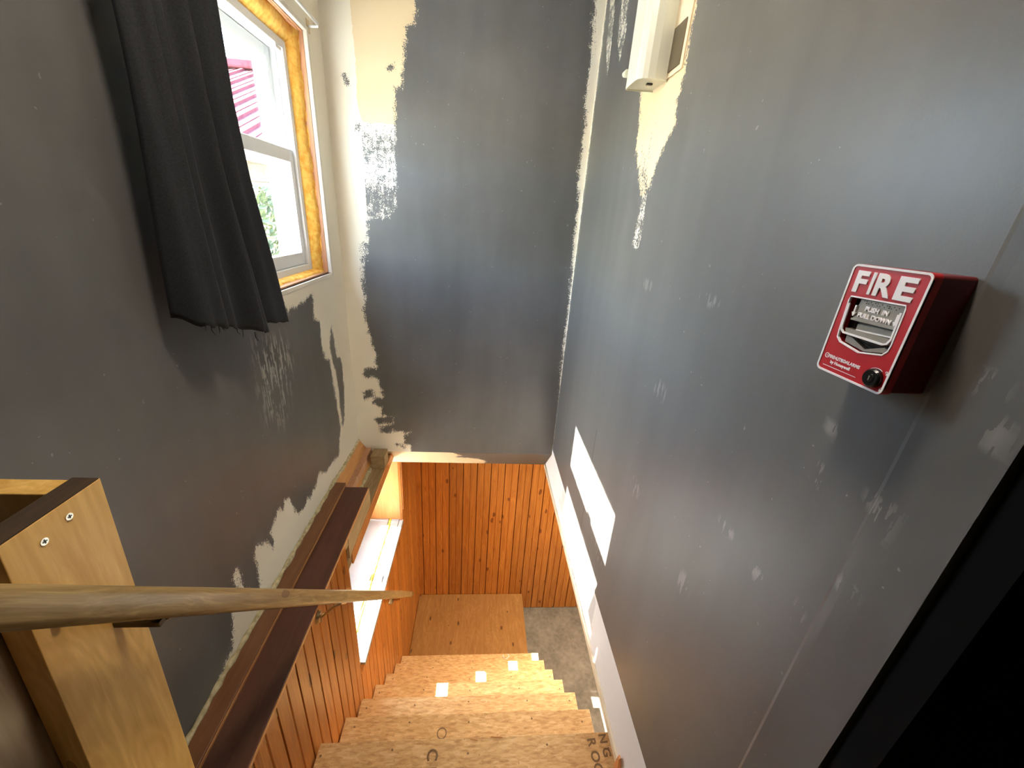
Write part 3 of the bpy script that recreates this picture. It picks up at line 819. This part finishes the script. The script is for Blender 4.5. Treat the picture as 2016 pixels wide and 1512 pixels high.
# ---- leaning post board, brace and plywood panel at the head of the stairs
po = thing('post_board', 'upright pine post board with two screws beside the handrail', 'post', (-.59, .45, -1.45))
def leanY(y, z): return y + (z + .405) * .052
def slab(poly, x0, x1, name, mat, parent, bevel=.0):
    m = MB().prism(poly, x0, x1, lambda u, v, w: (w, u, v)); o = m.build(name, mat, parent, bevel=bevel); fixnormals(o); return o
zt, zb = -.405, -1.452
slab([(leanY(.388, zb), zb), (leanY(.546, zb), zb), (leanY(.546, zt), zt), (leanY(.405, zt), zt)], -.608, -.570, 'board', 'post', po, bevel=.0012)
slab([(.408, zt - .001), (.544, zt - .001), (.544, zt + .0015), (.408, zt + .0015)], -.607, -.5705, 'end_grain', 'endgrain', po)
def screw(y, z, x, par):
    o = MB().tube([(x - .004, y, z), (x + .0015, y, z)], [.0048, .0052], 14).build('screw', 'screw', par)
    MB().box(x + .0012, x + .0020, y - .0030, y + .0030, z - .0008, z + .0008).box(x + .0012, x + .0020, y - .0008, y + .0008, z - .0030, z + .0030).build('cross_slot', 'blackplastic', o)
screw(.487, -.428, -.570, po); screw(.449, -.437, -.570, po)
br = thing('brace_board', 'short horizontal pine board between the post and the grey wall', 'board', (-.70, .545, -.50))
box('board', XL + .001, -.6085, .530, .566, -.560, -.424, 'post', br, bevel=.0015)
MB().tube([(-.66, .5305, -.46), (-.66, .5285, -.46)], .0045, 10).build('screw', 'screw', br)
pp = thing('guard_board', 'greyish plywood panel below the handrail at the photo edge', 'panel', (-.59, .22, -1.45))
slab([(-.15, -1.452), (.41, -1.452), (.44, -.50), (-.15, -.50)], -.630, -.612, 'panel_sheet', 'greyply', pp, bevel=.001)
slab([(-.15, -.5), (.43, -.5), (.43, -.485), (-.15, -.485)], -.632, -.611, 'panel_edge', 'edge', pp)

# ---- curtain and rod
cu = thing('curtain', 'black cloth curtain hanging ragged over the left half of the window', 'curtain', (-.68, 1.22, -.40))
def cyl(v): # right edge of the curtain by height
    return np.interp(v, [-.40, -.2, .06, .24, .45, 1.0], [1.446, 1.405, 1.337, 1.315, 1.318, 1.325])
nu, nv = 90, 80; V = []
for j in range(nv + 1):
    for i in range(nu + 1):
        s = i / nu; t = j / nv
        hem = np.interp(s, [0, .06, .18, .4, .6, .66, .8, 1.0], [-.275, -.300, -.315, -.343, -.380, -.384, -.372, -.386]) + .004 * math.sin(s * 95) * (1 if s < .4 else .4)
        z = hem + (1.02 - hem) * t
        yr = float(cyl(z)); yl = 1.020 + .012 * math.sin(z * 5)
        y = yl + (yr - yl) * s
        amp = .020 + .014 * (1 - t)
        x = -.695 + (amp * math.sin(s * 15 + .8 * math.sin(z * 2.2)) * (.4 + .6 * s) + .010 * math.sin(s * 41 + z * 3)) * (1 if s < .85 else (1 - s) / .15) + .015 * s
        if s < .12: x -= (.12 - s) * .35
        V.append((x, y, z))
F = [(j * (nu + 1) + i, j * (nu + 1) + i + 1, (j + 1) * (nu + 1) + i + 1, (j + 1) * (nu + 1) + i) for j in range(nv) for i in range(nu)]
co = obj('cloth', V, F, 'cloth', cu, smooth=True)
sm = co.modifiers.new('thickness', 'SOLIDIFY'); sm.thickness = .0015
for k, (y, z, d) in enumerate([(1.055, -.300, .03), (1.085, -.312, .018), (1.16, -.338, .020), (1.185, -.345, .026), (1.245, -.372, .030), (1.035, -.29, .02), (1.10, -.318, .012)]):
    MB().tube([(-.692, y, z), (-.694, y + .003, z - d * .6), (-.690, y + .006 * (-1) ** k, z - d)], [.0012, .001, .0006], 5).build('loose_thread', 'cloth', cu)
rd = thing('curtain_rod', 'thin white curtain rod on a wire bracket above the window', 'curtain rod', (-.74, 1.7, .75))
MB().tube([(-.745, .90, .722), (-.745, 2.235, .722)], .006, 10).build('rod', 'vinyl', rd, smooth=True)
MB().tube([(-.745, 2.235, .722), (-.755, 2.262, .722), (-.80, 2.270, .722)], .005, 8).build('rod_return', 'vinyl', rd, smooth=True)
MB().box(-.803, -.796, 2.255, 2.285, .700, .745).build('bracket_plate', 'steel', rd)

# ---- wall sconce
sc = thing('wall_sconce', 'frosted white wall sconce with a tarnished back plate above the stairs', 'wall light', (XR, 1.48, .42))
zb_, zt_ = .420, .86
prof = [(.545, 1.455), (.50, 1.440), (.478, 1.440), (.463, 1.446), (.453, 1.458), (.450, 1.475), (.450, 1.562), (.453, 1.572), (.462, 1.578), (.545, 1.572)]
m = MB()
inner = [(x + (.004 if x < .5 else 0), y + (.004 if y < 1.5 else -.004)) for x, y in prof]
n = len(prof)
for z in (zb_, zt_):
    for x, y in prof: m.v.append((x, y, z))
for z in (zb_, zt_):
    for x, y in inner: m.v.append((x, y, z))
for k in range(n - 1):
    m.f += [(k, k + 1, n + k + 1, n + k), (2 * n + k, 3 * n + k, 3 * n + k + 1, 2 * n + k + 1), (k, 2 * n + k, 2 * n + k + 1, k + 1), (n + k, n + k + 1, 3 * n + k + 1, 3 * n + k)]
sh = m.build('shade', 'acrylic', sc); fixnormals(sh)
MB().prism(inner, zb_ + .004, zb_ + .008, lambda u, v, w: (u, v, w)).build('end_cap', 'acrylic', sc)
box('cap_slot', .497, .515, 1.494, 1.504, zb_ - .001, zb_ + .006, 'blackplastic', sc)
MB().tube([(.452, 1.575, .466), (.446, 1.590, .466)], [.012, .008], 14).build('finial', 'acrylic', sc)
box('back_plate', XR - .005, XR - .001, 1.352, 1.59, .425, .90, 'cream', sc, bevel=.001)
box('metal_plate', XR - .0085, XR - .0048, 1.366, 1.445, .438, .545, 'mirror', sc, bevel=.001)

# ---- fire alarm pull station; local x to the viewer's right, y up, z out of the wall
Rw = Matrix(((0, 0, -1), (-1, 0, 0), (0, 1, 0)))
ps = thing('fire_alarm_pull', 'red fire alarm pull station with white FIRE lettering on the right wall', 'fire alarm', (XR, .464, -.098), rot=Rw)
def lobj(name, verts, faces, mat, parent=ps, bevel=0, smooth=False):
    me = bpy.data.meshes.new(name); me.from_pydata([tuple(p) for p in verts], [], faces)
    bm = bmesh.new(); bm.from_mesh(me); bmesh.ops.recalc_face_normals(bm, faces=bm.faces)
    if bevel: bmesh.ops.bevel(bm, geom=list(bm.edges), offset=bevel, segments=2, profile=.5, affect='EDGES', clamp_overlap=True)
    bm.to_mesh(me); bm.free()
    me.materials.append(M[mat])
    o = bpy.data.objects.new(name, me); COL.objects.link(o); o.parent = parent
    return o
def rrect(x0, x1, y0, y1, r, n=5):
    out = []
    for cx, cy, a0 in ((x1 - r, y1 - r, 0), (x0 + r, y1 - r, 90), (x0 + r, y0 + r, 180), (x1 - r, y0 + r, 270)):
        for k in range(n + 1):
            a = math.radians(a0 + 90 * k / n); out.append((cx + r * math.cos(a), cy + r * math.sin(a)))
    return out
def pr(poly, a, b):
    m = MB().prism(poly, a, b, lambda u, v, w: (u, v, w)); return m.v, m.f
def outline(poly, wd, z0, z1, closed=True):
    """flat band of width wd centred on a polyline"""
    n = len(poly); P = [Vector((p[0], p[1])) for p in poly]; A = []; B = []
    for i in range(n):
        a = P[i - 1] if (closed or i) else P[i]; b = P[(i + 1) % n] if (closed or i < n - 1) else P[i]
        d = (b - a).normalized(); nn = Vector((-d.y, d.x))
        A.append(P[i] + nn * wd / 2); B.append(P[i] - nn * wd / 2)
    V = [(p.x, p.y, z) for z in (z0, z1) for L_ in (A, B) for p in L_]; F = []
    for i in range(n if closed else n - 1):
        j = (i + 1) % n
        F += [(2 * n + i, 2 * n + j, 3 * n + j, 3 * n + i), (i, n + i, n + j, j), (i, j, 2 * n + j, 2 * n + i), (n + i, 3 * n + i, 3 * n + j, n + j)]
    return V, F
mm = lambda l: [(a / 1000, b / 1000) for a, b in l]
D = .055
lobj('back_box', *pr(rrect(-.050, .049, -.070, .072, .005), 0, .044), 'redbox')
# face plate with the opening cut through it (built as a ring between outer and inner outlines)
outer = rrect(-.0525, .0505, -.072, .0735, .006, 7)
opening = mm([(-40, 33), (34, 35), (35.5, 30), (37, -12), (36, -20), (31, -26), (0, -32.5), (-31, -27), (-37, -22), (-38.5, -12), (-41, 28)])
def ringplate(outer, inner, z0, z1):
    bm = bmesh.new()
    vo = [bm.verts.new((x, y, z1)) for x, y in outer]; vi = [bm.verts.new((x, y, z1)) for x, y in inner]
    eo = [bm.edges.new((vo[i], vo[(i + 1) % len(vo)])) for i in range(len(vo))]; ei = [bm.edges.new((vi[i], vi[(i + 1) % len(vi)])) for i in range(len(vi))]
    bmesh.ops.triangle_fill(bm, use_beauty=True, use_dissolve=False, edges=eo + ei)
    r = bmesh.ops.extrude_face_region(bm, geom=list(bm.faces))
    for g in r['geom']:
        if isinstance(g, bmesh.types.BMVert): g.co.z = z0
    bmesh.ops.recalc_face_normals(bm, faces=bm.faces)
    V = [tuple(v.co) for v in bm.verts]; bm.verts.index_update(); F = [tuple(v.index for v in f.verts) for f in bm.faces]; bm.free(); return V, F
fp = lobj('face_plate', *ringplate(outer, opening, .044, D), 'red')
lobj('rim', *outline(rrect(-.0512, .0492, -.0707, .0722, .006, 7), .0026, D - .002, D + .0010), 'sign_white', fp)
lobj('opening_rim', *outline(opening, .0018, D - .002, D + .0008), 'sign_white', fp)
lobj('cavity', *pr(mm([(-41, 34), (36, 36), (38, -14), (33, -28), (0, -33), (-34, -29), (-41, -20)]), .0441, .0446), 'blackplastic')
hd = lobj('handle', *pr(mm([(-27, 31), (33, 33), (34, 7), (-29, 5.5)]), .0446, .0520), 'grey_plate')
lobj('handle_ledge', *pr(mm([(-29, 6.5), (33, 8), (33, 5.5), (-29, 4)]), .0446, .0545), 'grey_plate', hd)
lobj('handle_bar', *pr(mm([(-20, 0), (32, 3.5), (32, -4), (-20, -7)]), .0446, .0505), 'grey_plate', hd)
lobj('handle_bar', *pr(mm([(-19, -6.5), (32, -3.2), (32, -4.8), (-19, -8.2)]), .050, .0515), 'sign_white', hd)
lobj('pull_lip', *pr(mm([(-33, -8), (33, -6), (30, -14), (-30, -15)]), .0446, .0530), 'grey_plate', hd)
lobj('pull_rim', *outline(mm([(-38, 24), (-36.5, -6), (-35, -11), (-31, -14), (26, -14), (31, -12), (34, -6), (32.5, 26)]), .0024, .0545, .0562, False), 'sign_white', hd)
lobj('chevron', *pr(mm([(-30, -17), (-20, -18.5), (2, -27.5), (25, -18.3), (31, -19), (29, -24), (2, -30.5), (-29, -26)]), .0446, .0500), 'grey_plate', hd)
TM = lambda x, y, z: Matrix.Translation((x / 1000, y / 1000, z))
for ch, xa, xb in (('F', -42, -24.5), ('I', -19.8, -15.6), ('R', -12.5, 10.5), ('E', 15.0, 37.5)):
    lt = text_mesh('letter', ch, .0355, 'sign_white', fp, Matrix.Identity(4), extrude=.0008, offset=.0014)
    vx = [v.co.x for v in lt.data.vertices]; vy = [v.co.y for v in lt.data.vertices]
    kx = (xb - xa) / 1000 / (max(vx) - min(vx)); ky = .0272 / (max(vy) - min(vy))
    lt.matrix_local = Matrix.Translation(((xa + xb) / 2000 - kx * (max(vx) + min(vx)) / 2, .0525 - ky * (max(vy) + min(vy)) / 2, D + .0004)) @ Matrix.Diagonal((kx, ky, 1, 1))
text_mesh('lettering', 'PUSH  IN', .0080, 'sign_white', hd, TM(0, 21.0, .0524), extrude=.0008, offset=.0003)
text_mesh('lettering', 'PULL DOWN', .0078, 'sign_white', hd, TM(0, 12.0, .0528), extrude=.0008, offset=.0003)
for x in (-29.0, 28.6):
    lobj('arrow', *pr(mm([(x - 1.1, 23), (x + 1.1, 23), (x + 1.1, 14), (x + 3, 14), (x, 8.5), (x - 3, 14), (x - 1.1, 14)]), .052, .0540), 'sign_white', hd)
for r_ in range(2):
    for k in range(16):
        if (k * 7 + r_ * 3) % 5 < 3:
            x = -21 + 3.1 * k; y = 30 - 2.4 * r_
            lobj('braille_dot', *pr(rrect((x - .5) / 1000, (x + .5) / 1000, (y - .5) / 1000, (y + .5) / 1000, .0004, 1), .052, .0526), 'blackplastic', hd)
lobj('logo_ring', *outline(rrect(-.0450, -.0390, -.0530, -.0470, .0029, 4), .0010, D - .001, D + .0003), 'sign_white', fp)
lobj('logo_mark', *pr(mm([(-44, -51), (-41.5, -49), (-40, -51.5), (-41.5, -50.2)]), D - .001, D + .0003), 'sign_white', fp)
text_mesh('brand_text', 'FIRE\u2022LITE\u00aeALARMS', .0060, 'sign_white', fp, TM(-14.5, -50.2, D + .0002), extrude=.0002, offset=.0002)
text_mesh('brand_text', 'by Honeywell', .0058, 'sign_white', fp, TM(-17.5, -57.0, D + .0002), extrude=.0002, offset=.0002)
lobj('underline', *pr(mm([(-43.5, -63.4), (10, -63.2), (10, -64.0), (-43.5, -64.1)]), D - .001, D + .0002), 'sign_white', fp)
kl = MB().tube([(.0335, -.0553, D - .004), (.0335, -.0553, D + .004), (.0335, -.0553, D + .0062)], [.0118, .0118, .0098], 28)
kl = lobj('key_lock', kl.v, kl.f, 'blackplastic')
kt = MB().tube([(.0335, -.0553, D + .006), (.0335, -.0553, D + .0072)], [.0058, .0052], 20); lobj('key_barrel', kt.v, kt.f, 'blackplastic', kl)
lobj('key_slot', *pr(mm([(32.9, -52.5), (34.1, -52.5), (34.1, -58), (32.9, -58)]), D + .0070, D + .0076), 'screw', kl)
lobj('key_rim', *outline([(.0335 + .0128 * math.cos(a), -.0553 + .0128 * math.sin(a)) for a in [math.radians(x) for x in range(60, 200, 10)]], .0005, D, D + .0003, False), 'sign_white', fp)
for (x, y, op) in ((47.2, -45.5, True), (46.8, -66.0, False)):
    lobj('lock_icon', *pr(mm([(x - 1.8, y - 1.6), (x + 1.8, y - 1.6), (x + 1.8, y + .9), (x - 1.8, y + .9)]), D - .001, D + .0003), 'sign_white', fp)
    dx = -1.8 if op else 0
    lobj('lock_icon', *outline(mm([(x - 1.1 + dx, y + .8), (x - 1.1 + dx, y + 2.2), (x + dx, y + 3.1), (x + 1.1 + dx, y + 2.2), (x + 1.1 + dx, y + .8)]), .0007, D - .001, D + .0003, False), 'sign_white', fp)
lobj('turn_arrow', *outline(mm([(48.6, -60.5), (49.4, -56), (48.9, -51)]), .0008, D - .001, D + .0003, False), 'sign_white', fp)
lobj('turn_arrow', *pr(mm([(47.6, -51.5), (50.0, -51.2), (48.7, -49.2)]), D - .001, D + .0003), 'sign_white', fp)

# ---- small debris: torn paper ring on the lowest tread, wood splinters
tag(MB().tube([(.335 + .028 * math.cos(a), 2.385 + .022 * math.sin(a), TZ[7] + .003) for a in [math.radians(x) for x in range(150, 420, 15)]], .0025, 6).build('wire_loop', 'sign_white'), 'small white wire loop lying on the lowest strand-board tread', 'wire')
for k, (x0, y0, x1, y1) in enumerate([(.105, .985, .155, .982), (.02, .98, .05, .975)]):
    tag(MB().tube([(x0, y0, TZ[1] + .002), ((x0 + x1) / 2, y0 - .003, TZ[1] + .004), (x1, y1, TZ[1] + .002)], .0015, 5).build('wood_splinter', 'edge'),
        ('longer pale wood splinter on the nearest tread edge', 'short pale wood splinter on the nearest tread edge')[k], 'splinter', 'splinters on the nearest tread')

# ---- two unseen ceiling lamps, added to light the post, stairs and panelling
def fill_lamp(x, y, label, watts, col, size, ZC=ZC):
    t = thing('fill_lamp', label, 'ceiling lamp', (x, y, ZC))
    MB().tube([(x, y, ZC - .001), (x, y, ZC - .025)], [.13, .13], 28).build('fill_lamp_base', 'vinyl', t)
    MB().tube([(x, y, ZC - .025), (x, y, ZC - .05), (x, y, ZC - .075), (x, y, ZC - .09)], [.14, .135, .10, .03], 28).build('fill_lamp_bowl', 'fill_glass', t, smooth=True)
    l = bpy.data.lights.new('fill_light', 'AREA'); l.shape = 'DISK'; l.size = size; l.energy = watts; l.color = col
    o = bpy.data.objects.new('fill_light', l); COL.objects.link(o); o.parent = t; o.location = (0, 0, -.10)
    return t
fill_lamp(.05, .70, 'round fill lamp added out of view over the head of the stairs', 7.5, (1.0, .88, .74), .26)

fill_lamp(1.55, 2.1, 'round fill lamp added out of view on the basement ceiling', 42, (1.0, .84, .62), .26, -1.752)

# ================================================================== OUTSIDE
gr = struct(box('yard', -40, -1.02, -20, 40, -2.45, -2.35, 'ground'), 'gravel yard outside')
nb = thing('neighbour_house', 'beige neighbouring house with a red metal roof seen through the window', 'house', (-8, 13, -2.35))
RYr, RZr, EY, EZ = 13.3, 3.2, 7.3, .75
box('house_wall', -18, 4, 8.0, 17.4, -2.35, .85, 'siding', nb)
for k in range(10):
    z = -2.2 + .28 * k
    box('siding_board', -12, -2, 7.985, 8.0, z, z + .265, 'siding', nb)
pw_ = .46; sl_ = math.hypot(RYr - EY, RZr - EZ); an = math.atan2(RZr - EZ, RYr - EY)
def roofpanel(x0):
    a = [(x0, EY, EZ), (x0 + pw_ - .01, EY, EZ), (x0 + pw_ - .01, RYr, RZr), (x0, RYr, RZr)]
    up_ = Vector((0, -math.sin(an), math.cos(an)))
    m = MB()
    def sl(p0, p1, h0, h1):
        V = []
        for h in (h0, h1):
            for (xx, yy, zz) in ((p0, EY, EZ), (p1, EY, EZ), (p1, RYr, RZr), (p0, RYr, RZr)):
                V.append(tuple(Vector((xx, yy, zz)) + up_ * h))
        m.add(V, [(0, 3, 2, 1), (4, 5, 6, 7), (0, 1, 5, 4), (1, 2, 6, 5), (2, 3, 7, 6), (3, 0, 4, 7)])
    sl(x0, x0 + pw_, 0, .02); sl(x0, x0 + .05, .02, .07); sl(x0 + pw_ * .5, x0 + pw_ * .5 + .03, .02, .035)
    return m
rf = roofpanel(-9.5).build('roof_panel', 'roofred', nb)
for k in range(1, 18):
    c = rf.copy(); COL.objects.link(c); c.parent = nb; c.location = rf.location + Vector((pw_ * k, 0, 0))
box('ridge_cap', -9.6, -1.2, RYr - .45, RYr + .35, RZr - .10, RZr + .12, 'roofred', nb, bevel=.05)
box('far_slope', -9.5, -1.2, RYr, 17.6, 1.2, RZr - .1, 'roofred', nb)
# shrub below
rg = random.Random(5)
bs = thing('shrub', 'pale green shrub outside the lower window pane', 'shrub', (-2.6, 5.6, -2.35))
V = []; F = []
for k in range(3200):
    a = rg.uniform(0, 2 * PI); ph = math.acos(rg.uniform(-1, 1)); r = rg.uniform(.6, 1) ** .5
    c = Vector((-2.6 + 1.1 * r * math.sin(ph) * math.cos(a), 5.6 + .9 * r * math.sin(ph) * math.sin(a), -1.05 + 1.25 * r * math.cos(ph)))
    q = Vector((rg.uniform(-1, 1), rg.uniform(-1, 1), rg.uniform(-.3, 1))).normalized(); t1 = q.orthogonal().normalized(); t2 = q.cross(t1); s = rg.uniform(.04, .08)
    n0 = len(V); V += [tuple(c - t1 * s), tuple(c + t2 * s * .5 + q * .01), tuple(c + t1 * s), tuple(c - t2 * s * .5 + q * .01)]; F.append((n0, n0 + 1, n0 + 2, n0 + 3))
fo = obj('foliage', V, F, 'leaf', bs); fo['kind'] = 'stuff'
MB().tube([(-2.6, 5.6, -2.35), (-2.62, 5.58, -1.6), (-2.55, 5.62, -.8)], [.06, .045, .02], 8).build('stem', 'bark', bs)
